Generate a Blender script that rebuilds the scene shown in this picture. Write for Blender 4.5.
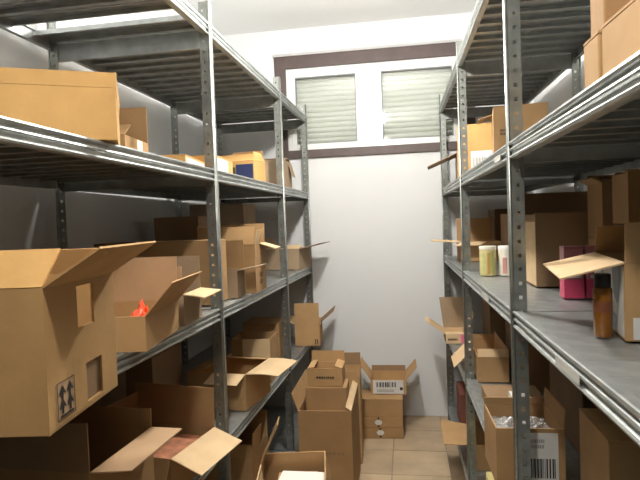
import bpy, bmesh, math, random
from mathutils import Vector, Matrix

for o in list(bpy.data.objects):
    bpy.data.objects.remove(o, do_unlink=True)
S = bpy.context.scene
COL = S.collection
rnd = random.Random(7)

# ------------------------------------------------------------------ camera
CAM_H = 1.2724
YAW, PITCH, ROLL, FPX = 0.1567, 0.0329, -0.0366, 543.8
cy, sy, cp, sp = math.cos(YAW), math.sin(YAW), math.cos(PITCH), math.sin(PITCH)
fw = Vector((-sy * cp, cy * cp, -sp)); rt = Vector((cy, sy, 0)); up = rt.cross(fw)
r2 = math.cos(ROLL) * rt + math.sin(ROLL) * up
u2 = -math.sin(ROLL) * rt + math.cos(ROLL) * up
cd = bpy.data.cameras.new('camera'); cam = bpy.data.objects.new('camera', cd); COL.objects.link(cam)
M3 = Matrix((r2, u2, -fw)).transposed()
cam.matrix_world = Matrix.Translation((0, 0, CAM_H)) @ M3.to_4x4()
cd.sensor_fit = 'HORIZONTAL'; cd.sensor_width = 36.0; cd.lens = FPX / 640 * 36; cd.clip_start = 0.02
S.camera = cam

# ------------------------------------------------------------------ world and exposure
w = bpy.data.worlds.new('world'); S.world = w; w.use_nodes = True
w.node_tree.nodes['Background'].inputs[0].default_value = (0.02, 0.025, 0.03, 1)
w.node_tree.nodes['Background'].inputs[1].default_value = 1.0
S.view_settings.view_transform = 'Standard'; S.view_settings.look = 'None'
S.view_settings.gamma = 1.0; S.view_settings.use_curve_mapping = False
S.view_settings.exposure = 1.08
BULB_BACK, BULB_NEAR = 350.0, 205.0
BULB_COL = (1.0, 0.965, 0.90)

# ------------------------------------------------------------------ materials
def nt(name):
    m = bpy.data.materials.new(name); m.use_nodes = True
    t = m.node_tree; b = t.nodes['Principled BSDF']
    return m, t, b
def noise_col(t, b, c1, c2, scale, detail=4, rough=None, stretch=None, bump=0.0, bscale=None):
    tc = t.nodes.new('ShaderNodeTexCoord'); src = tc.outputs['Object']
    if stretch:
        mp = t.nodes.new('ShaderNodeMapping'); mp.inputs['Scale'].default_value = stretch
        t.links.new(src, mp.inputs['Vector']); src = mp.outputs['Vector']
    n = t.nodes.new('ShaderNodeTexNoise'); n.inputs['Scale'].default_value = scale; n.inputs['Detail'].default_value = detail
    t.links.new(src, n.inputs['Vector'])
    r = t.nodes.new('ShaderNodeValToRGB'); r.color_ramp.elements[0].position = .3; r.color_ramp.elements[1].position = .7
    r.color_ramp.elements[0].color = (*c1, 1); r.color_ramp.elements[1].color = (*c2, 1)
    t.links.new(n.outputs['Fac'], r.inputs['Fac']); t.links.new(r.outputs['Color'], b.inputs['Base Color'])
    if bump:
        n2 = t.nodes.new('ShaderNodeTexNoise'); n2.inputs['Scale'].default_value = bscale or scale * 4
        t.links.new(src, n2.inputs['Vector'])
        bp = t.nodes.new('ShaderNodeBump'); bp.inputs['Strength'].default_value = bump; bp.inputs['Distance'].default_value = .002
        t.links.new(n2.outputs['Fac'], bp.inputs['Height']); t.links.new(bp.outputs['Normal'], b.inputs['Normal'])
def card(name, c, rough=.82):
    m, t, b = nt(name); b.inputs['Roughness'].default_value = rough; b.inputs['Specular IOR Level'].default_value = .3
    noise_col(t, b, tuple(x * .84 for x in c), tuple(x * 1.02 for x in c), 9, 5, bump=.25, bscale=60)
    return m
def plain(name, c, rough=.5, metal=0, spec=.5, trans=0, alpha=1, var=.06, scale=14):
    m, t, b = nt(name); b.inputs['Roughness'].default_value = rough; b.inputs['Metallic'].default_value = metal
    b.inputs['Specular IOR Level'].default_value = spec; b.inputs['Transmission Weight'].default_value = trans
    b.inputs['Alpha'].default_value = alpha
    noise_col(t, b, tuple(x * (1 - var) for x in c), tuple(min(1, x * (1 + var)) for x in c), scale)
    return m
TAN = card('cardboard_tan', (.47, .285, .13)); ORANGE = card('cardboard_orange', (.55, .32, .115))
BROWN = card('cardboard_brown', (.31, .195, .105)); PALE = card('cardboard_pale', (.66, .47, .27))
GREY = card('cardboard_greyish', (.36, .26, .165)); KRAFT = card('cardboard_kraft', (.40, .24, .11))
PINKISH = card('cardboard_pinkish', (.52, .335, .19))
def steel():
    m, t, b = nt('galvanised_steel'); b.inputs['Metallic'].default_value = .72; b.inputs['Roughness'].default_value = .40
    noise_col(t, b, (.33, .35, .345), (.47, .49, .48), 22, 6, bump=.06, bscale=90)
    return m
STEEL = steel()
def post_steel():
    m, t, b = nt('olive_galvanised_post'); b.inputs['Metallic'].default_value = .8; b.inputs['Roughness'].default_value = .34  # posts toned darker and more olive than the beams
    noise_col(t, b, (.25, .265, .245), (.38, .395, .37), 24, 6, bump=.06, bscale=90)
    return m
POSTSTEEL = post_steel()
WALL = plain('white_wall_paint', (.68, .685, .685), .9, var=.015, scale=3)
CEIL = plain('ceiling_paint', (.80, .80, .795), .9, var=.015, scale=2)
FRAME = plain('brown_window_paint', (.080, .054, .050), .55, var=.15)
PVC = plain('white_plastic_frame', (.70, .70, .685), .22, var=.01)
SLAT = plain('cream_shutter_slat', (.62, .605, .56), .5, var=.01)
def glass():
    m, t, b = nt('window_glass'); out = t.nodes['Material Output']
    tr = t.nodes.new('ShaderNodeBsdfTransparent'); gl = t.nodes.new('ShaderNodeBsdfGlossy'); mx = t.nodes.new('ShaderNodeMixShader')
    gl.inputs['Roughness'].default_value = .03; mx.inputs[0].default_value = .06; tr.inputs[0].default_value = (.95, .97, .96, 1)
    t.links.new(tr.outputs[0], mx.inputs[1]); t.links.new(gl.outputs[0], mx.inputs[2]); t.links.new(mx.outputs[0], out.inputs['Surface'])
    return m
GLASS = glass()
GROUT = plain('grey_grout', (.26, .215, .165), .9)
def tile_mat(i, c):
    m, t, b = nt('beige_tile_%s' % 'abc'[i]); b.inputs['Roughness'].default_value = .38
    noise_col(t, b, tuple(x * .66 for x in c), tuple(x * .92 for x in c), 7, 8)
    return m
TILES = [tile_mat(0, (.58, .435, .275)), tile_mat(1, (.61, .46, .295)), tile_mat(2, (.55, .41, .26))]
BLACK = plain('black_print', (.015, .014, .013), .7); DARKPRINT = plain('brown_print', (.10, .06, .03), .8)
PAPER = plain('white_label_paper', (.64, .63, .60), .6, var=.02); GREYPRINT = plain('grey_print', (.30, .29, .27), .7)
CREAMTAPE = plain('cream_packing_tape', (.74, .67, .53), .35); TAPE = plain('brown_packing_tape', (.50, .33, .15), .25)
WHITE = plain('white_card', (.82, .80, .74), .6, var=.02)
REDORANGE = plain('orange_red_plastic', (.85, .09, .02), .4)
REDPAPER = plain('reddish_leaflet', (.42, .17, .09), .6, var=.35, scale=40)
BLUE = plain('dark_blue_print', (.02, .03, .09), .5); DGREEN = plain('dark_olive_print', (.06, .06, .025), .5)
PINK = plain('magenta_print', (.50, .05, .12), .4); PALEPINK = plain('pale_pink_print', (.42, .15, .16), .4, var=.2, scale=30)
HOTPINK = plain('pink_sticker', (.80, .16, .30), .5)
AMBER = plain('amber_bottle', (.27, .10, .014), .14, trans=.2, var=.1); AMBERLAB = plain('brown_bottle_label', (.17, .055, .02), .4)
CAPBLACK = plain('black_cap', (.012, .012, .012), .35)
FILM = plain('clear_plastic_film', (.85, .86, .86), .12, trans=.75, alpha=.75, var=.02)
BLUEGREY = plain('blue_grey_print', (.16, .19, .21), .5); PASTEL = plain('pastel_print', (.50, .47, .42), .5, var=.25, scale=18)
YELLOWLAB = plain('yellow_can_print', (.66, .56, .26), .45, var=.12, scale=60); GREENP = plain('light_green_print', (.46, .55, .22), .5)
OCHRE = plain('ochre_print', (.55, .33, .07), .5); CREAM = plain('cream_can_print', (.76, .72, .60), .45, var=.05); ROSE = plain('rose_print', (.56, .27, .24), .5)
YELLOW = plain('pale_yellow_label', (.80, .68, .30), .5)
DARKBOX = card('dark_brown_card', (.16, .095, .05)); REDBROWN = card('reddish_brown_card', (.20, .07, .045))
CORD = plain('white_cord', (.7, .7, .68), .5)
def emis(name, strength):
    m, t, b = nt(name); b.inputs['Base Color'].default_value = (1, 1, 1, 1)
    b.inputs['Emission Color'].default_value = (*BULB_COL, 1); b.inputs['Emission Strength'].default_value = strength
    return m

# ------------------------------------------------------------------ mesh helpers
def link(name, me, mat, parent=None, loc=None):
    o = bpy.data.objects.new(name, me); COL.objects.link(o)
    if mat and not me.materials: me.materials.append(mat)
    if parent: o.parent = parent
    if loc: o.location = loc
    return o
def mesh(name, verts, faces, smooth=False):
    me = bpy.data.meshes.new(name); me.from_pydata([tuple(v) for v in verts], [], faces)
    bm = bmesh.new(); bm.from_mesh(me); bmesh.ops.recalc_face_normals(bm, faces=bm.faces); bm.to_mesh(me); bm.free()
    if smooth:
        for p in me.polygons: p.use_smooth = True
    me.update(); return me
BF = [(0, 1, 2, 3), (4, 7, 6, 5), (0, 4, 5, 1), (1, 5, 6, 2), (2, 6, 7, 3), (3, 7, 4, 0)]
def boxm(x0, x1, y0, y1, z0, z1, acc=None):
    v = [(x0, y0, z0), (x1, y0, z0), (x1, y1, z0), (x0, y1, z0), (x0, y0, z1), (x1, y0, z1), (x1, y1, z1), (x0, y1, z1)]
    if acc is None: return mesh('box', v, BF)
    n = len(acc[0]); acc[0].extend(v); acc[1].extend([tuple(i + n for i in f) for f in BF])
def boxes_mesh(name, lst):
    acc = ([], [])
    for b in lst: boxm(*b, acc=acc)
    return mesh(name, *acc)
def lathe(name, prof, n=28, cap=True):
    v = []; f = []
    for (r, z) in prof:
        for k in range(n): v.append((r * math.cos(2 * math.pi * k / n), r * math.sin(2 * math.pi * k / n), z))
    for i in range(len(prof) - 1):
        for k in range(n): f.append((i * n + k, i * n + (k + 1) % n, (i + 1) * n + (k + 1) % n, (i + 1) * n + k))
    if cap: f.append(tuple(range(n))); f.append(tuple(range((len(prof) - 1) * n, len(prof) * n)))
    me = mesh(name, v, f)
    for p in me.polygons: p.use_smooth = len(p.vertices) == 4
    try: me.set_sharp_from_angle(angle=math.radians(35))
    except Exception: pass
    return me
def tag(o, label, cat, group=None, kind=None):
    o['label'] = label; o['category'] = cat
    if group: o['group'] = group
    if kind: o['kind'] = kind
    return o
def struct(name, me, mat, label, cat, parent=None):
    o = link(name, me, mat, parent); o['kind'] = 'structure'; o['label'] = label; o['category'] = cat
    return o
def empty(name, loc, rz=0):
    o = bpy.data.objects.new(name, None); COL.objects.link(o); o.location = loc; o.rotation_euler = (0, 0, rz)
    o.empty_display_size = .05
    return o

# ------------------------------------------------------------------ room
XL, XR, YB, YF, ZC = -1.285, 0.80, 3.522, -5.5, 2.535
WX0, WX1, WZ0, WZ1 = -0.817, 0.45, 1.693, 2.358
struct('wall_back', boxes_mesh('wall_back', [
    (XL, WX0, YB, YB + .2, 0, ZC), (WX1, XR, YB, YB + .2, 0, ZC),
    (WX0, WX1, YB, YB + .2, 0, WZ0), (WX0, WX1, YB, YB + .2, WZ1, ZC)]), WALL, 'white painted back wall with the high window', 'wall')
struct('wall_left', boxm(XL - .1, XL, YF, YB + .2, 0, ZC), WALL, 'white wall behind the left shelving rack', 'wall')
struct('wall_right', boxm(XR, XR + .1, YF, YB + .2, 0, ZC), WALL, 'white wall behind the right shelving rack', 'wall')
struct('wall_front', boxm(XL - .1, XR + .1, YF - .1, YF, 0, ZC), WALL, 'white wall behind the viewer', 'wall')
struct('ceiling', boxm(XL - .1, XR + .1, YF - .1, YB + .2, ZC, ZC + .1), CEIL, 'white painted ceiling over the storeroom', 'ceiling')
fl = struct('floor', boxm(XL - .1, XR + .1, YF - .1, YB + .2, -.1, -.006), GROUT, 'beige tiled floor of the aisle', 'floor')
TS = .29
ix = math.floor((XL + .1) / TS)
x = -.105 - TS * 5
ti = 0
while x < XR:
    y = 2.985 - TS * 30
    while y < YB:
        a, b = max(x, XL), min(x + TS, XR); c, d = max(y, YF), min(y + TS, YB)
        if b - a > .02 and d - c > .02:
            g = .0022
            me = mesh('tile', [(a + g, c + g, -.008), (b - g, c + g, -.008), (b - g, d - g, -.008), (a + g, d - g, -.008),
                               (a + g, c + g, -.001), (b - g, c + g, -.001), (b - g, d - g, -.001), (a + g, d - g, -.001),
                               (a + 2 * g, c + 2 * g, 0), (b - 2 * g, c + 2 * g, 0), (b - 2 * g, d - 2 * g, 0), (a + 2 * g, d - 2 * g, 0)],
                      [(3, 2, 1, 0), (0, 1, 5, 4), (1, 2, 6, 5), (2, 3, 7, 6), (3, 0, 4, 7), (4, 5, 9, 8), (5, 6, 10, 9), (6, 7, 11, 10), (7, 4, 8, 11), (8, 9, 10, 11)])
            link('tile', me, TILES[rnd.randrange(3)], fl)
        y += TS
    x += TS

# window
win = empty('window_1', (0, YB, 0)); win['kind'] = 'structure'; win['label'] = 'high two-pane window with brown frame and closed cream shutters'; win['category'] = 'window'
def wbox(name, x0, x1, y0, y1, z0, z1, m): return link(name, boxm(x0, x1, y0, y1, z0, z1), m, win)
FT = .062
wbox('outer_frame', WX0, WX1, -.012, .10, WZ1 - .078, WZ1, FRAME)
wbox('window_sill', WX0, WX1, -.018, .10, WZ0, WZ0 + .052, FRAME)
wbox('outer_frame', WX0, WX0 + .072, -.010, .10, WZ0 + .052, WZ1 - .078, FRAME)
wbox('outer_frame', WX1 - .075, WX1, -.010, .10, WZ0 + .052, WZ1 - .078, FRAME)
wbox('frame_edge', WX0 - .006, WX1 + .006, -.02, .0, WZ1, WZ1 + .016, plain('grey_plaster_edge', (.45, .44, .44), .8))
ix0, ix1, iz0, iz1 = WX0 + .072, WX1 - .075, WZ0 + .052, WZ1 - .078
mid = -.208
wbox('window_frame', ix0, ix1, .012, .07, iz1 - .03, iz1, PVC)
wbox('window_frame', ix0, ix1, .012, .07, iz0, iz0 + .022, PVC)
wbox('window_frame', ix0, ix0 + .035, .012, .07, iz0 + .022, iz1 - .03, PVC)
wbox('window_frame', ix1 - .035, ix1, .012, .07, iz0 + .022, iz1 - .03, PVC)
wbox('mullion', mid - .062, mid + .062, .004, .07, iz0 + .022, iz1 - .03, PVC)
GASK = plain('grey_gasket', (.22, .23, .23), .6)
for (a, b) in ((ix0 + .035, mid - .062), (mid + .062, ix1 - .035)):
    z0, z1 = iz0 + .022, iz1 - .03
    s = link('sash', boxes_mesh('sash', [(a, a + .02, .02, .06, z0, z1), (b - .02, b, .02, .06, z0, z1), (a + .02, b - .02, .02, .06, z0, z0 + .02), (a + .02, b - .02, .02, .06, z1 - .025, z1)]), PVC, win)
    a2, b2, c2, d2 = a + .02, b - .02, z0 + .02, z1 - .025
    link('gasket', boxes_mesh('gasket', [(a2, a2 + .006, .03, .05, c2, d2), (b2 - .006, b2, .03, .05, c2, d2), (a2 + .006, b2 - .006, .03, .05, c2, c2 + .006), (a2 + .006, b2 - .006, .03, .05, d2 - .006, d2)]), GASK, s)
    link('pane', boxm(a2, b2, .040, .044, c2, d2), GLASS, s)
    n = 14; hh = (d2 - c2 + .04) / n
    prof = [(0, 0), (-.006, hh * .18), (-.009, hh * .5), (-.006, hh * .82), (0, hh * .97), (.004, hh * .97), (.004, 0)]
    v = [(a - .01, py, pz) for py, pz in prof] + [(b + .01, py, pz) for py, pz in prof]
    k = len(prof); f = [tuple(range(k)), tuple(range(k, 2 * k))] + [(i, (i + 1) % k, k + (i + 1) % k, k + i) for i in range(k)]
    sm = mesh('slat', v, f)
    for q in range(n): link('slat', sm, SLAT, win, (0, .10, c2 - .02 + q * hh))
    wbox('shutter_backing', a - .01, b + .01, .12, .13, c2 - .02, d2 + .02, SLAT)

# ------------------------------------------------------------------ pendant lamps (just above the frame)
def lamp(x, y, z, strength, label):
    e = tag(empty('pendant_lamp', (x, y, z)), label, 'lamp')
    link('ceiling_rose', lathe('rose', [(.05, ZC - z), (.05, ZC - z - .012), (.03, ZC - z - .03)]), PVC, e)
    link('cord', lathe('cord', [(.004, .10), (.004, ZC - z - .028)], 10), CORD, e)
    link('socket', lathe('socket', [(.014, .105), (.02, .098), (.02, .055), (.017, .045)]), PVC, e)
    m = emis('lit_bulb', strength)
    pr = [(.016, .05)] + [(.052 * math.sin(t), .052 * math.cos(t)) for t in [math.pi * (.1 + .88 * i / 12) for i in range(13)]]
    link('bulb', lathe('bulb', pr, 24), m, e)
lamp(-.20, 2.10, 2.20, BULB_BACK, 'lit pendant bulb above the aisle nearer the window')
lamp(-.20, 0.40, 2.20, BULB_NEAR, 'lit pendant bulb above the aisle behind the viewer')

# ------------------------------------------------------------------ racks
POST_H, FLW = 2.03, .034
def flange_mesh(pw, h=POST_H, pitch=.0345):
    """perforated strip in the local XZ plane, x 0..pw, 2 mm thick in y"""
    v = []; f = []; t = .002
    xs = [0, pw * .45, pw * .70, pw]
    zs = [0.0]; k = .03
    holes = []
    while k + .014 < h - .01:
        zs += [k, k + .009]; holes.append(len(zs) - 2); k += pitch
    zs.append(h); hs = set(holes)
    idx = {}
    def V(i, j, s):
        key = (i, j, s)
        if key not in idx:
            xx = xs[i]
            idx[key] = len(v); v.append((xx, s * t, zs[j]))
        return idx[key]
    for j in range(len(zs) - 1):
        for i in range(3):
            if i == 1 and j in hs:
                for (p, q) in (((i, j), (i + 1, j)), ((i + 1, j), (i + 1, j + 1)), ((i + 1, j + 1), (i, j + 1)), ((i, j + 1), (i, j))):
                    f.append((V(*p, 0), V(*q, 0), V(*q, 1), V(*p, 1)))
                continue
            for s in (0, 1): f.append((V(i, j, s), V(i + 1, j, s), V(i + 1, j + 1, s), V(i, j + 1, s)))
    n = len(zs) - 1
    for i in (0, 3):
        for j in range(n): f.append((V(i, j, 0), V(i, j + 1, 0), V(i, j + 1, 1), V(i, j, 1)))
    for i in range(3):
        for j in (0, n): f.append((V(i, j, 0), V(i + 1, j, 0), V(i + 1, j, 1), V(i, j, 1)))
    return mesh('post', v, f)
def post_mesh(sx, sy):
    """L post: corner at the origin, one flange along x*sx (faces -y), one along y*sy (faces the aisle)"""
    bm = bmesh.new(); me = flange_mesh(FLW)
    for mat in (Matrix.Scale(sx, 4, (1, 0, 0)) @ Matrix.Scale(sy, 4, (0, 1, 0)),
                Matrix(((0, sx, 0, 0), (sy, 0, 0, 0), (0, 0, 1, 0), (0, 0, 0, 1)))):
        b2 = bmesh.new(); b2.from_mesh(me); b2.transform(mat)
        tmp = bpy.data.meshes.new('t'); b2.to_mesh(tmp); b2.free(); bm.from_mesh(tmp); bpy.data.meshes.remove(tmp)
    # rolled rib along the corner
    for r, oy in ((.0042, 0), (.003, .014 * sy)):
        n = 10; vs = []
        for z in (0, POST_H): vs.append([bm.verts.new((r * math.cos(2 * math.pi * k / n), oy + r * math.sin(2 * math.pi * k / n), z)) for k in range(n)])
        for k in range(n): bm.faces.new((vs[0][k], vs[0][(k + 1) % n], vs[1][(k + 1) % n], vs[1][k])).smooth = True
        bm.faces.new(vs[0]); bm.faces.new(vs[1])
    bmesh.ops.recalc_face_normals(bm, faces=bm.faces)
    out = bpy.data.meshes.new('post'); bm.to_mesh(out); bm.free(); return out
BEAM = [(0, 0), (-.0035, -.001), (-.0045, -.005), (-.0025, -.009), (.003, -.010), (.003, -.016), (-.002, -.018), (-.0035, -.021), (-.002, -.024), (.003, -.026),
        (.003, -.033), (-.002, -.035), (-.0045, -.038), (-.003, -.042), (.001, -.043), (.016, -.043), (.016, -.0412), (.0065, -.0412), (.0065, -.002), (.016, -.002), (.016, 0)]
def extr(name, prof, axis, a, b, sgn=1):
    v = []
    for e in (a, b):
        for (u, z) in prof: v.append((u * sgn, e, z) if axis == 'y' else (e, u * sgn, z))
    k = len(prof)
    f = [(i, (i + 1) % k, k + (i + 1) % k, k + i) for i in range(k)]
    # end caps of a concave profile: a bmesh fill keeps them clean
    me = bpy.data.meshes.new(name); bm = bmesh.new()
    bv = [bm.verts.new(p) for p in v]
    for q in f: bm.faces.new([bv[i] for i in q])
    for off in (0, k):
        face = bm.faces.new([bv[off + i] for i in range(k)]); bmesh.ops.triangulate(bm, faces=[face])
    bmesh.ops.recalc_face_normals(bm, faces=bm.faces); bm.to_mesh(me); bm.free(); return me
def rack(label, X0, slope, sg, ys, depth, levels, gaps=()):
    """sg = +1: shelves extend to +x (right rack), -1: to -x"""
    Y0 = 2.4
    e = tag(empty('shelving_rack', (X0, Y0, 0), -slope), label, 'shelving', 'shelving racks along the walls')
    pf, pb = post_mesh(sg, 1), post_mesh(-sg, 1)
    for y in ys:
        link('post', pf, POSTSTEEL, e, (0, y - Y0, 0)); link('post', pb, POSTSTEEL, e, (sg * depth, y - Y0, 0))
    wants = {}
    for a, b in zip(ys[:-1], ys[1:]):
        a2, b2 = a + .004, b - .004
        L = b2 - a2
        fm = extr('front_beam', BEAM, 'y', 0, L, sg); rm = extr('rear_beam', BEAM, 'y', 0, L, -sg)
        n = max(1, round(L / .09)); pw = L / n
        g = .0006; T = .0015; lip = .016; ret = .008
        pu = [(g, 0), (pw - g, 0), (pw - g, -lip), (pw - g - ret, -lip), (pw - g - ret, -lip + T), (pw - g - T, -lip + T), (pw - g - T, -T),
              (pw * .55, -T), (pw * .53, -.006), (pw * .47, -.006), (pw * .45, -T),
              (g + T, -T), (g + T, -lip + T), (g + ret, -lip + T), (g + ret, -lip), (g, -lip)]
        dm = extr('deck_panel', pu, 'x', sg * .008, sg * (depth - .008))
        for z in levels:
            link('front_beam', fm, STEEL, e, (sg * .003, a2 - Y0, z)); link('rear_beam', rm, STEEL, e, (sg * (depth - .003), a2 - Y0, z))
            for k in range(n):
                yc = a2 + (k + .5) * pw
                if any(abs(z - gz) < .01 and g0 < yc < g1 for gz, g0, g1 in gaps): continue
                link('deck_panel', dm, STEEL, e, (0, a2 - Y0 + k * pw, z - .0035))
    sm = extr('side_beam', [(0, -.018), (0, -.078), (.004, -.078), (.012, -.078), (.012, -.076), (.002, -.076), (.002, -.018)], 'x', sg * .004, sg * (depth - .004))
    sm2 = extr('side_beam', [(0, -.018), (0, -.048), (.004, -.048), (.012, -.048), (.012, -.046), (.002, -.046), (.002, -.018)], 'x', sg * .004, sg * (depth - .004))
    for y in ys:
        for z in levels: link('side_beam', sm if z > 1.9 else sm2, STEEL, e, (0, y - Y0 + .006, z - .004))
    return e
ZL = {1: 1.96, 2: 1.467, 3: .990, 4: .532, 5: .075}
ZR = {1: 1.962, 2: 1.4504, 3: 1.038, 4: .564, 5: .09}
rack('galvanised steel shelving rack of five levels along the left wall', -.6265, .0146, -1, [-.86, .46, 1.780, 2.772, 3.462], .60, list(ZL.values()), [(ZL[1], 1.60, 1.72)])
RR = rack('galvanised steel shelving rack of five levels along the right wall', .2430, -.0112, 1, [-.66, .37, 1.387, 2.437, 3.458], .50, list(ZR.values()))

for (y, z, ln) in ((1.812, ZR[3], .14), (.949, ZR[3], .13), (1.534, ZR[2], .09)):
    link('paper_label', boxm(-.0006, 0, -ln / 2, ln / 2, -.033, -.017), plain('shelf_label_paper', (.55, .54, .49), .6), RR, (-.0016, y - 2.4, z))
# ------------------------------------------------------------------ cardboard boxes
T = .004
SIDES = {'f': ((-1, -1), (1, -1), (0, -1)), 'r': ((1, -1), (1, 1), (1, 0)), 'b': ((1, 1), (-1, 1), (0, 1)), 'l': ((-1, 1), (-1, -1), (-1, 0))}
class Box:
    pass
def wall_with_holes(w, d, h, side, holes):
    """one side panel with rectangular cut-outs, holes as (u0,u1,v0,v1) fractions"""
    (ax, ay), (bx, by), (ox, oy) = SIDES[side]
    A = Vector((ax * w / 2, ay * d / 2, 0)); B = Vector((bx * w / 2, by * d / 2, 0)); n = Vector((ox, oy, 0))
    us = sorted({0, 1} | {q for h_ in holes for q in h_[:2]}); vs = sorted({0, 1} | {q for h_ in holes for q in h_[2:]})
    def hole(u, v): return any(a < u < b and c < v < d_ for a, b, c, d_ in holes)
    acc = ([], [])
    for i in range(len(us) - 1):
        for j in range(len(vs) - 1):
            if hole((us[i] + us[i + 1]) / 2, (vs[j] + vs[j + 1]) / 2): continue
            k = len(acc[0])
            for s in (0, -T):
                for (u, v) in ((us[i], vs[j]), (us[i + 1], vs[j]), (us[i + 1], vs[j + 1]), (us[i], vs[j + 1])):
                    p = A + (B - A) * u + n * s; acc[0].append((p.x, p.y, h * v))
            acc[1].extend([tuple(q + k for q in f) for f in BF])
    return mesh('side_panel', *acc)
def flap_mesh(w, d, h, side, ang, ln, inset=0.0, bend=0.0, s0=0.0, s1=1.0, skew=0.0):
    (ax, ay), (bx, by), (ox, oy) = SIDES[side]
    A = Vector((ax * w / 2, ay * d / 2, h)); B = Vector((bx * w / 2, by * d / 2, h)); n = Vector((ox, oy, 0)); e = (B - A).normalized()
    A, B = A + (B - A) * s0 + e * .001, A + (B - A) * s1 - e * .001
    up_ = Vector((0, 0, 1)); rows = []
    pos = Vector((0, 0, 0)) ; N = 4
    pos = n * (-T * .2) + up_ * .0004
    th = math.radians(ang)
    rows.append((pos.copy(), th))
    for i in range(N):
        th_i = math.radians(ang + bend * (i + .5) / N)
        pos = pos + (n * math.sin(th_i) + up_ * math.cos(th_i)) * ln / N
        rows.append((pos.copy(), th_i))
    v = []; f = []
    for i, (q, th_i) in enumerate(rows):
        nn = n * math.cos(th_i) - up_ * math.sin(th_i)      # panel normal
        fr = i / N; ins = inset * fr; sk = skew * fr
        for s in (.5, -.5):
            for base, sg_ in ((A, 1), (B, -1)):
                p = base + e * (sg_ * ins + sk) + q + nn * (s * T * .8); v.append(p)
    for i in range(N):
        a, b = 4 * i, 4 * i + 4
        f += [(a, a + 1, b + 1, b), (a + 2, b + 2, b + 3, a + 3), (a, b, b + 2, a + 2), (a + 1, a + 3, b + 3, b + 1)]
    f += [(0, 2, 3, 1), (4 * N, 4 * N + 1, 4 * N + 3, 4 * N + 2)]
    return mesh('flap', v, f)
GROUP = 'cardboard boxes in the storeroom'
def box(label, x, y, z, rot, w, d, h, mat=TAN, flaps=None, inner=None, closed=False, tape=None, holes=None, group=GROUP, name='cardboard_box', cat='box', tilt=None):
    z += .0012
    e = tag(empty(name, (x, y, z), math.radians(rot)), label, cat, group)
    if tilt: e.rotation_euler = (math.radians(tilt[0]), math.radians(tilt[1]), math.radians(rot))
    b = Box(); b.e = e; b.w, b.d, b.h, b.mat = w, d, h, mat
    W, D = w / 2, d / 2
    if closed:
        me = bpy.data.meshes.new('body'); bm = bmesh.new()
        vs = [bm.verts.new(q) for q in [(-W, -D, 0), (W, -D, 0), (W, D, 0), (-W, D, 0), (-W, -D, h - T), (W, -D, h - T), (W, D, h - T), (-W, D, h - T)]]
        for f in BF: bm.faces.new([vs[i] for i in f])
        bmesh.ops.recalc_face_normals(bm, faces=bm.faces)
        bmesh.ops.bevel(bm, geom=list(bm.edges), offset=.002, segments=1, affect='EDGES'); bm.to_mesh(me); bm.free()
        link('body', me, mat, e)
        for sg_ in (-1, 1):
            q = sorted((sg_ * .001, sg_ * D))
            link('flap', boxm(-W, W, q[0], q[1], h - T, h), mat, e)
        if tape:
            tw = min(.024, D * .3)
            link('tape', boxes_mesh('tape', [(-W - .0006, W + .0006, -tw, tw, h, h + .0006), (-W - .0008, -W, -tw, tw, h * .7, h + .0006), (W, W + .0008, -tw, tw, h * .7, h + .0006)]), tape, e)
    else:
        ho = holes or {}
        panels = []
        # five panels with thickness, the rim a little uneven
        o_ = [(-W, -D), (W, -D), (W, D), (-W, D)]; i_ = [(-W + T, -D + T), (W - T, -D + T), (W - T, D - T), (-W + T, D - T)]
        if ho:
            acc = ([], [])
            boxm(-W, W, -D, D, 0, T, acc=acc)
            for s in 'frbl':
                if s in ho: continue
                (ax, ay), (bx, by), (ox, oy) = SIDES[s]
                xs = sorted((ax * W, bx * W)); ysx = sorted((ay * D, by * D))
                if ox: xs = sorted((ox * W, ox * (W - T))); ysx = [-D + T, D - T]
                else: ysx = sorted((oy * D, oy * (D - T)))
                boxm(xs[0], xs[1], ysx[0], ysx[1], T, h, acc=acc)
            link('body', mesh('body', *acc), mat, e)
            for s, hl in ho.items(): link('side_panel', wall_with_holes(w, d - 2 * T if s in 'rl' else w, h, s, hl), mat, e)
        else:
            v = [(*q, 0) for q in o_] + [(*q, h) for q in o_] + [(*q, h) for q in i_] + [(*q, T) for q in i_]
            f = [(0, 3, 2, 1)]
            for k in range(4):
                m_ = (k + 1) % 4
                f += [(k, m_, 4 + m_, 4 + k), (4 + k, 4 + m_, 8 + m_, 8 + k), (8 + k, 8 + m_, 12 + m_, 12 + k)]
            f.append((12, 13, 14, 15))
            link('body', mesh('body', v, f), mat, e)
    for fl_ in (flaps or []):
        s, ang, ln = fl_[:3]; kw = fl_[3] if len(fl_) > 3 else {}
        m_ = kw.pop('mat', mat) if kw else mat
        link('flap', flap_mesh(w, d, h, s, ang, ln, **kw), m_, e)
    return b
def decal(b, side, u0, u1, v0, v1, mat, name='printed_mark', parent=None, lift=.0008):
    """thin print on a face: u left to right as seen from outside, v bottom to top"""
    (ax, ay), (bx, by), (ox, oy) = SIDES[side]
    A = Vector((ax * b.w / 2, ay * b.d / 2, 0)); B = Vector((bx * b.w / 2, by * b.d / 2, 0)); n = Vector((ox, oy, 0))
    v = []
    for s in (-.0002, lift):
        for (u, q) in ((u0, v0), (u1, v0), (u1, v1), (u0, v1)):
            p = A + (B - A) * u + n * s; v.append((p.x, p.y, b.h * q))
    return link(name, mesh(name, v, BF), mat, parent or b.e)
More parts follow.
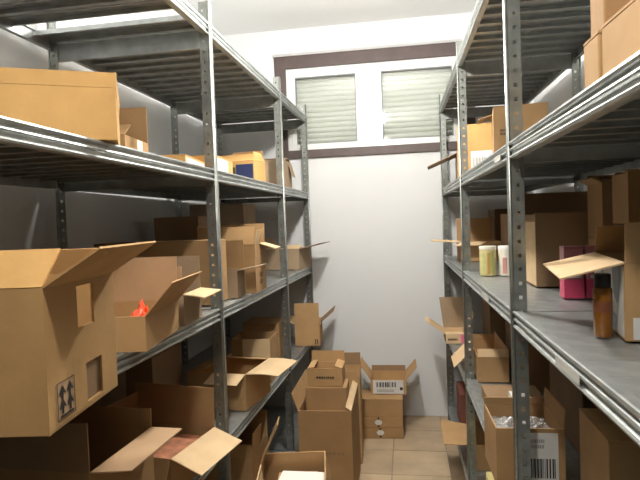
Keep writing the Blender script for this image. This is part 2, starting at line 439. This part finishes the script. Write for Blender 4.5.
def decal_poly(b, side, polys, mat, name, parent=None, lift=.0016):
    (ax, ay), (bx, by), (ox, oy) = SIDES[side]
    A = Vector((ax * b.w / 2, ay * b.d / 2, 0)); B = Vector((bx * b.w / 2, by * b.d / 2, 0)); n = Vector((ox, oy, 0))
    v = []; f = []
    for poly in polys:
        k = len(v)
        for (u, q) in poly: p = A + (B - A) * u + n * lift; v.append((p.x, p.y, b.h * q))
        f.append(tuple(range(k, k + len(poly))))
    return link(name, mesh(name, v, f), mat, parent or b.e)
def barcode(b, side, u0, u1, v0, v1, n=18, parent=None, mat=BLACK):
    polys = []; x = 0; r = random.Random(3)
    ws = [r.choice((1, 1, 2, 3)) for _ in range(2 * n)]; tot = sum(ws)
    for i, q in enumerate(ws):
        if i % 2 == 0:
            a = u0 + (u1 - u0) * x / tot; c = u0 + (u1 - u0) * (x + q) / tot
            polys.append([(a, v0), (c, v0), (c, v1), (a, v1)])
        x += q
    return decal_poly(b, side, polys, mat, 'barcode', parent)
def textlines(b, side, u0, u1, v0, v1, rows, mat=DARKPRINT, parent=None, seed=1, name='printed_text'):
    """rows of small block letters too blurred to read"""
    r = random.Random(seed); polys = []
    hh = (v1 - v0) / rows
    for k in range(rows):
        u = u0; va = v0 + hh * (k + .15); vb = v0 + hh * (k + .85)
        while u < u1 - .004:
            wd = r.uniform(.5, 1.1) * (u1 - u0) / 9; polys.append([(u, va), (min(u1, u + wd), va), (min(u1, u + wd), vb), (u, vb)]); u += wd + (u1 - u0) / 30
    return decal_poly(b, side, polys, mat, name, parent)

# ---- left rack, second level from the top
b = box('large orange-tan open box nearest on the upper left shelf', -.884, 1.141, ZL[2], 27.7, .45, .30, .112, ORANGE, [('f', 3, .032), ('r', 4, .034), ('l', 40, .10), ('b', -20, .06)])
b = box('open box with raised back flap and cream taped side behind the large orange box', -.986, 1.67, ZL[2], 6.1, .25, .20, .098, KRAFT, [('b', 0, .125), ('f', -55, .07), ('l', 10, .07)])
decal(b, 'r', .5, .72, .0, .98, CREAMTAPE, 'tape')
b = box('low flat white-labelled box left of the front post, upper left shelf', -.832, 1.915, ZL[2], 6.8, .15, .27, .055, ORANGE, closed=True)
decal(b, 'r', .05, .9, .1, .85, PAPER, 'shipping_label')
b = box('small orange white-labelled box just right of the front post, upper left shelf', -.867, 2.20, ZL[2], 2.3, .25, .25, .087, ORANGE, closed=True)
decal(b, 'r', .05, .7, .1, .9, PAPER, 'shipping_label')
b = box('open orange box with dark blue printed front on the upper left shelf', -.80, 2.60, ZL[2], -9, .22, .13, .11, ORANGE, [('b', -8, .06, dict(mat=KRAFT, inset=.03, skew=-.02)), ('f', -35, .035, dict(inset=.012, bend=30)), ('l', 35, .05), ('r', -15, .045, dict(inset=.02))])
decal(b, 'f', .06, .55, .08, .75, DGREEN); lb = decal(b, 'f', .56, .97, .05, .86, BLUE)
b = box('small brown box with a drooping flap by the window end of the upper left shelf', -.767, 3.0, ZL[2], 3, .25, .25, .15, GREY, [('r', 165, .085, dict(s0=.55)), ('f', -80, .10), ('b', -80, .10)])

# ---- left rack, third level
b = box('big open box with this-way-up print overhanging the left shelf nearest', -.706, .763, ZL[3], 7.2, .40, .233, .205, card('cardboard_warm', (.54, .325, .135)),
        [('f', -42, .068, dict(mat=ORANGE, skew=.006)), ('r', 58, .098), ('b', -12, .045), ('l', 35, .09)],
        holes={'r': [(.41, .66, .64, .955), (.50, .75, .045, .345)]})
# arrows print
decal(b, 'r', .09, .315, .06, .31, PINKISH, 'print_ground', lift=.0006)
def arrow(cx, cyy, s): return [(cx - .045 * s, cyy), (cx - .02, cyy + .045 * s), (cx, cyy + .07 * s), (cx + .02, cyy + .045 * s), (cx + .045 * s, cyy), (cx + .012, cyy + .012), (cx + .012, cyy - .04 * s), (cx - .012, cyy - .04 * s), (cx - .012, cyy + .012)]
decal_poly(b, 'r', [arrow(.155, .225, 1), arrow(.25, .225, 1), arrow(.155, .130, 1), arrow(.25, .130, 1), [(.12, .066), (.285, .066), (.285, .084), (.12, .084)]], BLACK, 'this_way_up_print')
decal_poly(b, 'r', [[(.09, .05), (.315, .05), (.315, .056), (.09, .056)], [(.09, .313), (.315, .313), (.315, .32), (.09, .32)], [(.09, .056), (.10, .056), (.10, .313), (.09, .313)], [(.305, .056), (.315, .056), (.315, .313), (.305, .313)]], DARKPRINT, 'print_border')
link('hole_backing', boxm(.40 / 2 - T - .004, .40 / 2 - T - .001, .0, .07, .01, .085), BROWN, b.e)  # brown sheet behind the lower cut-out
b = box('shallow open tray box with tall outer flap beside the big overhanging box', -.759, 1.268, ZL[3], 7.6, .30, .265, .081, TAN,
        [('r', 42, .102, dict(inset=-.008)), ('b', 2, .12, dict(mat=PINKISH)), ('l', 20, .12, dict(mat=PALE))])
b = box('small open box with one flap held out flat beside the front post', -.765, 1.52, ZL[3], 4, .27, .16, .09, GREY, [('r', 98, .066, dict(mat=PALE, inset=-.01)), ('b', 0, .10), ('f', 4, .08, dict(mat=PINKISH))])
b = box('large closed brown box standing behind the left front post', -.905, 1.917, ZL[3], -.7, .45, .16, .231, KRAFT, [], closed=True)
b = box('small open box, long level side flap, just past the left front post', -.70, 2.06, ZL[3], 0, .11, .10, .105, GREY, [('b', 0, .115, dict(mat=KRAFT)), ('r', 79, .097), ('f', 0, .01)])
b = box('tall open brown box with diamond-shaped raised flaps on the middle left shelf', -.735, 2.243, ZL[3], 2.7, .24, .20, .20, KRAFT,
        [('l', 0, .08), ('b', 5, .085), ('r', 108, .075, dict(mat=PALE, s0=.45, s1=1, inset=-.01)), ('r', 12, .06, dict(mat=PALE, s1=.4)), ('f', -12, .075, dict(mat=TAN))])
textlines(b, 'r', .35, .62, .12, .42, 2, DARKPRINT)
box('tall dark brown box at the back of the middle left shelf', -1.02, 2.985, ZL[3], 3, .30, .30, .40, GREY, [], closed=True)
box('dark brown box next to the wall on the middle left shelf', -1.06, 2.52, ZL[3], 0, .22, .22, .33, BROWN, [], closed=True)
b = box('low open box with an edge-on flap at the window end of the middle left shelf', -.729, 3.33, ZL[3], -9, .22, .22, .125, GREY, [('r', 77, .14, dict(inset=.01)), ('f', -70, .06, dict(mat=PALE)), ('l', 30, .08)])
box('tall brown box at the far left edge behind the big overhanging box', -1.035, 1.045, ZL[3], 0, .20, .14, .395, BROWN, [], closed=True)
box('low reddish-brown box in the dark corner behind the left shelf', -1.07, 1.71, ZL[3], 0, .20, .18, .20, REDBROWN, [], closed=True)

# ---- left rack, fourth level
b = box('open box at lower left with shade-darkened upright flap and level lit side flap', -.865, 1.217, ZL[4], -2.8, .35, .268, .209, KRAFT,
        [('f', 0, .11, dict(mat=BROWN)), ('r', 87, .094, dict(mat=PINKISH, inset=.012)), ('b', 2, .05), ('l', -5, .10)])  # front flap in browner card: the shade on its unlit side is painted in
b = box('open box of reddish leaflets with a wide flap folded down over the shelf edge', -.787, 1.54, ZL[4], -9.7, .30, .241, .099, KRAFT,
        [('r', 110, .102, dict(mat=PALE)), ('b', 3, .125, dict(mat=KRAFT)), ('l', -10, .10), ('f', 150, .07)])
tag(link('leaflet_stack', boxm(-.132, .132, -.102, .102, 0, .07), REDPAPER, None, (-.787, 1.54, ZL[4] + .007)), 'stack of reddish printed leaflets inside the open box with the folded-down flap', 'leaflets').rotation_euler = (0, 0, math.radians(-9.7))
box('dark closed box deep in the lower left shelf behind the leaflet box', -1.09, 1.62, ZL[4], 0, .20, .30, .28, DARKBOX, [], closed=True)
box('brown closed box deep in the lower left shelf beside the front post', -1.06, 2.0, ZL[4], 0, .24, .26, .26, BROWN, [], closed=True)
b = box('open box with two bright splayed flaps on the lower left shelf past the front post', -.757, 2.206, ZL[4], -7.5, .26, .26, .146, TAN,
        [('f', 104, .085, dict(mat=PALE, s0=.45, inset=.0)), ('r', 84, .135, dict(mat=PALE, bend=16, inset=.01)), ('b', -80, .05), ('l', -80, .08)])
b = box('open box with a front coloured pale as lit on the lower left shelf', -.735, 2.52, ZL[4], 1.8, .19, .17, .205, KRAFT, [('f', 179, .10, dict(mat=PALE, s0=.3))])  # pale front flap added: lamplight on the front wall put into its colour
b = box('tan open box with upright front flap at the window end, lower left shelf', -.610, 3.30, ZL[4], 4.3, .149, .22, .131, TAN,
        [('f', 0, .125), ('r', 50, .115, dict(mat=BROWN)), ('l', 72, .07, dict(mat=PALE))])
decal_poly(b, 'f', [[(.80, .08), (.84, .08), (.84, .30), (.80, .30)], [(.88, .08), (.92, .08), (.92, .30), (.88, .30)]], BLACK, 'printed_mark')
box('small brown box squeezed behind the lit open box on the lower left shelf', -.78, 2.90, ZL[4], 0, .20, .2, .21, KRAFT, [], closed=True)

# ---- left rack bottom and floor
b = box('open box at floor level under the left rack with raised flaps', -.80, 2.25, ZL[5], 0, .30, .26, .24, TAN, [('r', 5, .10, dict(s1=.5)), ('f', 10, .06), ('b', 0, .11)])
b = box('open floor box in the foreground with left panel coloured as lit and tall thin flap', -.409, 1.80, 0, 9, .228, .26, .43, TAN, [('l', -25, .15, dict(s0=0, s1=.35)), ('l', -174, .2, dict(mat=PALE, s0=.36, s1=.98)), ('b', 175, .12), ('r', 170, .12), ('f', 175, .12)], )  # folded-in left flap added, pale to paint lamplight onto the inner wall
tag(link('paper_sheet', boxm(-.08, .08, -.09, .09, 0, .004), WHITE, None, (-.385, 1.80, .375)), 'white sheet of paper inside the foreground floor box', 'paper')
box('closed tan box inside the foreground floor box under the paper sheet', -.395, 1.80, .0055, 9, .14, .20, .366, TAN, [], closed=True)
b = box('large tall brown box on the floor by the left rack carrying smaller boxes', -.381, 2.535, 0, .8, .238, .40, .441, KRAFT, [('r', -55, .03, dict(mat=PALE)), ('b', 5, .06), ('l', 20, .08)])
textlines(b, 'f', .25, .85, .55, .59, 1, BROWN, seed=4)
big = b
box('closed box packed down inside the large tall floor box', -.381, 2.535, .0055, .8, .21, .36, .39, BROWN, [], closed=True)
b = box('plain brown box sitting in the top of the large floor box', -.383, 2.50, .3985, 1.3, .187, .15, .118, KRAFT, [], closed=True)
b = box('open box with black printed line on its front, topmost of the floor pile', -.386, 2.50, .5195, .6, .16, .13, .082, TAN, [('b', 2, .052), ('r', -72, .035), ('l', -80, .03)])
textlines(b, 'f', .25, .78, .42, .58, 1, BLACK, seed=6)
b = box('open box with darker back flap and upright tan flap behind the floor pile', -.365, 2.90, 0, 3, .20, .22, .465, TAN, [('f', -5, .04), ('r', 15, .05), ('b', 0, .07, dict(mat=BROWN)), ('l', 10, .06)])  # back flap in darker brown card than the body
# wall stack
b = box('flat box with round white sticker, lowest of the stack by the back wall', -.176, 3.235, 0, 3, .248, .20, .064, KRAFT, [], closed=True)
def disc(u, v, ru, rv): return [(u + ru * math.cos(t * math.pi / 12), v + rv * math.sin(t * math.pi / 12)) for t in range(24)]
decal_poly(b, 'f', [disc(.46, .55, .085, .24)], PAPER, 'round_sticker'); decal_poly(b, 'f', [[(.44, .82), (.48, .82), (.48, .98), (.44, .98)], [(.44, .1), (.48, .1), (.48, .3), (.44, .3)]], BLACK, 'printed_mark')
b = box('flat box with round white sticker, second from the floor by the back wall', -.178, 3.235, .0655, 3, .246, .20, .060, KRAFT, [], closed=True)
decal_poly(b, 'f', [disc(.43, .5, .085, .26)], PAPER, 'round_sticker'); decal_poly(b, 'f', [[(.41, .8), (.45, .8), (.45, .98), (.41, .98)], [(.41, .02), (.45, .02), (.45, .22), (.41, .22)]], BLACK, 'printed_mark')
b = box('plain brown box, third from the floor in the stack by the back wall', -.170, 3.24, .1275, 1.7, .240, .19, .10, KRAFT, [], closed=True)
b = box('open box with barcode label on top of the stack by the back wall', -.132, 3.33, .2295, 1, .212, .20, .088, TAN, [('b', 3, .035, dict(mat=BROWN)), ('l', 35, .11, dict(inset=.02)), ('r', 40, .10)])
l_ = decal(b, 'f', .07, .92, .05, .97, PAPER, 'shipping_label')
barcode(b, 'f', .16, .74, .50, .84, 14, l_, BLACK); textlines(b, 'f', .18, .66, .16, .36, 2, GREYPRINT, l_); decal_poly(b, 'f', [[(.82, .3), (.9, .3), (.9, .5), (.82, .5)]], BLACK, 'printed_mark', l_)

# ---- right rack, second level
b = box('big tan box nearest on the upper right shelf', .472, .658, ZR[2], 2.5, .35, .40, .089, TAN, [], closed=True, tape=TAPE)
b = box('carton on top of the big tan box on the upper right shelf', .50, .66, ZR[2] + .0915, 2, .30, .30, .16, TAN, [], closed=True, tape=CREAMTAPE)
b = box('tan box standing right behind the big near box on the upper right shelf', .448, .912, ZR[2], 0, .31, .066, .092, TAN, [], closed=True)
b = box('box stacked upon the tan box behind the big near box on the upper right shelf', .458, .912, ZR[2] + .0945, 0, .31, .060, .15, KRAFT, [], closed=True)
b = box('brown box behind the right front post on the upper shelf with a flap sticking out', .425, 2.13, ZR[2], -7.4, .18, .25, .205, KRAFT, [('l', 105, .055, dict(s1=.4)), ('f', -88, .10), ('b', -88, .10)])
textlines(b, 'f', .12, .32, .50, .62, 2, DARKPRINT, seed=8)
b = box('orange box with a barcode label on the upper right shelf by the window', .372, 2.78, ZR[2], -8, .20, .26, .255, ORANGE, [], closed=True)
l_ = decal(b, 'f', .30, .98, .17, .50, PAPER, 'shipping_label'); barcode(b, 'f', .34, .95, .22, .38, 18, l_, GREYPRINT)
b = box('greyish box with long drooping flap at the window end, upper right shelf', .40, 3.12, ZR[2], -3, .22, .24, .165, GREY, [('l', 112, .17, dict(inset=.02)), ('f', -85, .1), ('b', -85, .1)])

# ---- right rack, third level
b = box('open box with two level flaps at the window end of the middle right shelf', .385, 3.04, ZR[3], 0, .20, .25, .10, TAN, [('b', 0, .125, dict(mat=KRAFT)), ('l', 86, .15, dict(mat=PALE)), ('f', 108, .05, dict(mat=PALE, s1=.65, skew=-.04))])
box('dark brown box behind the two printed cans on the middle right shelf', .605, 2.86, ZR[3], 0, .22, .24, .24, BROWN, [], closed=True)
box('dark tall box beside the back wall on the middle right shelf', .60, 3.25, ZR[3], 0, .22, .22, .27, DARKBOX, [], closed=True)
b = box('large open brown box with raised back flap on the middle right shelf', .535, 1.93, ZR[3], -.4, .25, .22, .232, BROWN, [('b', 2, .075, dict(mat=BROWN)), ('f', -82, .02), ('l', 75, .05, dict(s1=.3, mat=PALE))])
decal(b, 'l', .02, .98, .02, .90, PALE, 'side_panel')  # thin pale sheet: lamplight on the aisle side painted as colour
b = box('low brown box under the labelled box on the middle right shelf', .600, 1.72, ZR[3], -3, .09, .15, .155, KRAFT, [], closed=True)
b = box('brown box with a small white label stacked at the back of the middle right shelf', .597, 1.72, ZR[3] + .1575, -3, .082, .15, .158, KRAFT, [('f', -75, .04), ('l', 60, .03), ('b', 10, .03)])
decal(b, 'f', .42, .66, .78, .98, PAPER, 'shipping_label'); textlines(b, 'f', .45, .63, .8, .96, 3, GREYPRINT)
b = box('dark box under the tilted box near the right edge of the middle right shelf', .590, 1.42, ZR[3], 0, .13, .13, .20, DARKBOX, [], closed=True)
b = box('slightly tilted brown box at the right edge on the middle right shelf', .583, 1.42, ZR[3] + .2025, -5, .13, .13, .12, KRAFT, [('r', 70, .03), ('b', -80, .03), ('f', -80, .05)])
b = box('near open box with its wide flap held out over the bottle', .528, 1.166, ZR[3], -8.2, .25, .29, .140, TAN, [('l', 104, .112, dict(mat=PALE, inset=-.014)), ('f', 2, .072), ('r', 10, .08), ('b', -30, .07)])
decal(b, 'l', .03, .97, .03, .95, PASTEL, 'printed_panel', lift=.0006)
for pl in ([(.70, .55), (.80, .42), (.86, .60), (.90, .95), (.66, .95)], [(.60, .08), (.75, .05), (.80, .25), (.64, .30)], [(.30, .5), (.42, .45), (.40, .9), (.28, .9)]): decal_poly(b, 'l', [pl], BLUEGREY, 'printed_pattern')
l_ = decal(b, 'f', .05, .6, .02, .30, PAPER, 'shipping_label'); decal_poly(b, 'f', [[(.10, .06), (.55, .06), (.55, .09), (.10, .09)], [(.10, .06), (.13, .06), (.13, .26), (.10, .26)]], BLACK, 'printed_mark', l_)

# printed packets, cans, bottle
def packet(x, y, rot, label):
    b = box(label, x, y, ZR[3], rot, .05, .05, .142, PALEPINK, [], closed=True, group='pink packets on the right shelf', name='pink_packet', cat='packet')
    decal(b, 'f', .0, 1, .0, .36, PINK, 'magenta_band'); decal(b, 'l', .0, 1, .0, .36, PINK, 'magenta_band')
    textlines(b, 'f', .2, .85, .38, .46, 1, PAPER, seed=int(x * 1000))
packet(.450, 1.59, -2, 'pink and magenta packet standing left of its twin on the right shelf')
packet(.506, 1.59, 1, 'pink and magenta packet standing right of its twin behind the bottle')
def can(x, y, label, base, stripes, lid):
    e = tag(empty('printed_can', (x, y, ZR[3] + .0005)), label, 'can', 'printed cans on the right shelf')
    R, H = .032, .115
    link('body', lathe('can', [(R * .96, 0), (R, .003), (R, H - .012), (R * .98, H - .008)], 32), base, e)
    link('lid', lathe('lid', [(R * 1.02, H - .014), (R * 1.03, H - .003), (R * .98, H), (R * .6, H + .0005)], 32), lid, e)
    for (a0, a1, z0, z1, m) in stripes:
        v = []; f = []; n = 6
        for k in range(n + 1):
            t = math.radians(a0 + (a1 - a0) * k / n); v += [(R * 1.008 * math.cos(t), R * 1.008 * math.sin(t), z0), (R * 1.008 * math.cos(t), R * 1.008 * math.sin(t), z1)]
        for k in range(n): f.append((2 * k, 2 * k + 2, 2 * k + 3, 2 * k + 1))
        link('printed_stripe', mesh('stripe', v, f), m, e)
can(.318, 2.225, 'yellow and green printed can on the middle right shelf', YELLOWLAB, [(258, 278, .006, .09, OCHRE), (285, 305, .006, .095, GREENP), (222, 236, .006, .09, GREENP)], CREAM)
can(.388, 2.215, 'cream and rose printed can half behind the right front post', CREAM, [(232, 262, .008, .07, ROSE), (275, 292, .01, .085, ROSE)], WHITE)
e = tag(empty('amber_bottle', (.362, 1.088, ZR[3] + .0005)), 'amber bottle with black cap under the flap on the right shelf', 'bottle')
link('body', lathe('bottle', [(.0150, 0), (.0165, .003), (.0165, .089), (.0150, .0915), (.011, .0935)], 32), AMBER, e)
link('cap', lathe('cap', [(.0145, .0935), (.0145, .116), (.013, .118)], 28), CAPBLACK, e)
link('label_band', lathe('band', [(.0168, .046), (.0168, .066)], 32, False), AMBERLAB, e)

# ---- right rack, fourth level
b = box('small open box with pink sticker at the window end, lower right shelf', .262, 3.20, ZR[4], 0, .115, .20, .052, PALE, [('b', 5, .18, dict(mat=GREY, inset=-.02)), ('l', 56, .13), ('r', 22, .12), ('f', -60, .02)])
decal(b, 'f', .72, .95, .1, .95, HOTPINK, 'sticker'); textlines(b, 'f', .1, .55, .3, .6, 1, DARKPRINT, seed=5)
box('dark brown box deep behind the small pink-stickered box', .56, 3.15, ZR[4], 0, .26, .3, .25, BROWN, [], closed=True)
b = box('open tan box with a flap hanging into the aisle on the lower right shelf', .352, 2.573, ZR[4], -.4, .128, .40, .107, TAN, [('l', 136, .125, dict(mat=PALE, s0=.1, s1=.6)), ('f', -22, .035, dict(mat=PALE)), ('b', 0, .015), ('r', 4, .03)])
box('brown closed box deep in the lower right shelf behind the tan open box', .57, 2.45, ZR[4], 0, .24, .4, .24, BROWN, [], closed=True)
b = box('open brown box with barcode label and clear film, overhanging the lower right shelf', .299, 1.545, ZR[4], 1.2, .171, .19, .155, KRAFT, [('b', -5, .02), ('r', 4, .05)])
l_ = decal(b, 'f', .40, .90, .12, .93, PAPER, 'shipping_label'); barcode(b, 'f', .43, .86, .17, .50, 16, l_); textlines(b, 'f', .44, .7, .66, .84, 2, GREYPRINT, l_)
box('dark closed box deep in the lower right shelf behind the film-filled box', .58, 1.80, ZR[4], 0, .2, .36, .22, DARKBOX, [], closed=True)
b = box('tan closed box under the shelf beam at lower right', .448, 1.30, ZR[4], -.6, .085, .20, .228, TAN, [], closed=True)
textlines(b, 'f', .4, .7, .30, .62, 2, KRAFT, seed=9)
b = box('brown box at the bottom right corner of the view', .565, 1.28, ZR[4], 0, .12, .22, .215, KRAFT, [], closed=True)
box('low brown box between the tan open box and the film-filled box, lower right', .375, 2.06, ZR[4], 0, .20, .26, .045, BROWN, [], closed=True)
tag(link('white_carton', boxm(-.03, .03, -.03, .03, 0, .035), WHITE, None, (.375, 1.97, ZR[4] + .047)), 'small white carton behind the right front post on the lower shelf', 'carton')
# crumpled film in the open box
def film(name, cx, cyy, cz, w_, d_, amp, mat, label, cat, seed, n=14):
    r = random.Random(seed); v = []; f = []
    for j in range(n + 1):
        for i in range(n + 1):
            u, q = i / n - .5, j / n - .5
            edge = 1 - max(abs(u), abs(q)) * 1.6
            v.append((u * w_ + r.uniform(-1, 1) * .004, q * d_ + r.uniform(-1, 1) * .004, amp * (max(0, edge) + r.uniform(0, .55))))
    for j in range(n):
        for i in range(n):
            a = j * (n + 1) + i; f.append((a, a + 1, a + n + 2, a + n + 1))
    o = link(name, mesh(name, v, f), mat, None, (cx, cyy, cz)); so = o.modifiers.new('thickness', 'SOLIDIFY'); so.thickness = .0006
    return tag(o, label, cat)
film('plastic_film', .302, 1.545, ZR[4] + .10, .15, .165, .035, FILM, 'crumpled clear plastic film inside the open labelled box at lower right', 'plastic film', 4)
box('brown box under the crumpled film in the open labelled box', .299, 1.545, ZR[4] + .0055, 1.2, .155, .172, .088, KRAFT, [], closed=True)
# orange-red bag in the tray
film('plastic_bag', -.655, 1.27, ZL[3] + .045, .05, .07, .04, REDORANGE, 'crumpled orange-red plastic bag in the shallow tray box', 'plastic bag', 9, 8)

# ---- right rack bottom level
b = box('open box at floor level on the right with a flap leaning into the aisle', .375, 2.70, ZR[5], 0, .20, .26, .12, TAN, [('l', 86, .13, dict(inset=-.03)), ('b', 0, .05)])
b = box('pale yellow printed box on the bottom right shelf', .385, 2.16, ZR[5], 0, .18, .24, .13, YELLOW, [], closed=True)
b = box('reddish-brown box by the back wall on the bottom right shelf', .38, 3.18, ZR[5], 0, .22, .26, .20, REDBROWN, [], closed=True)
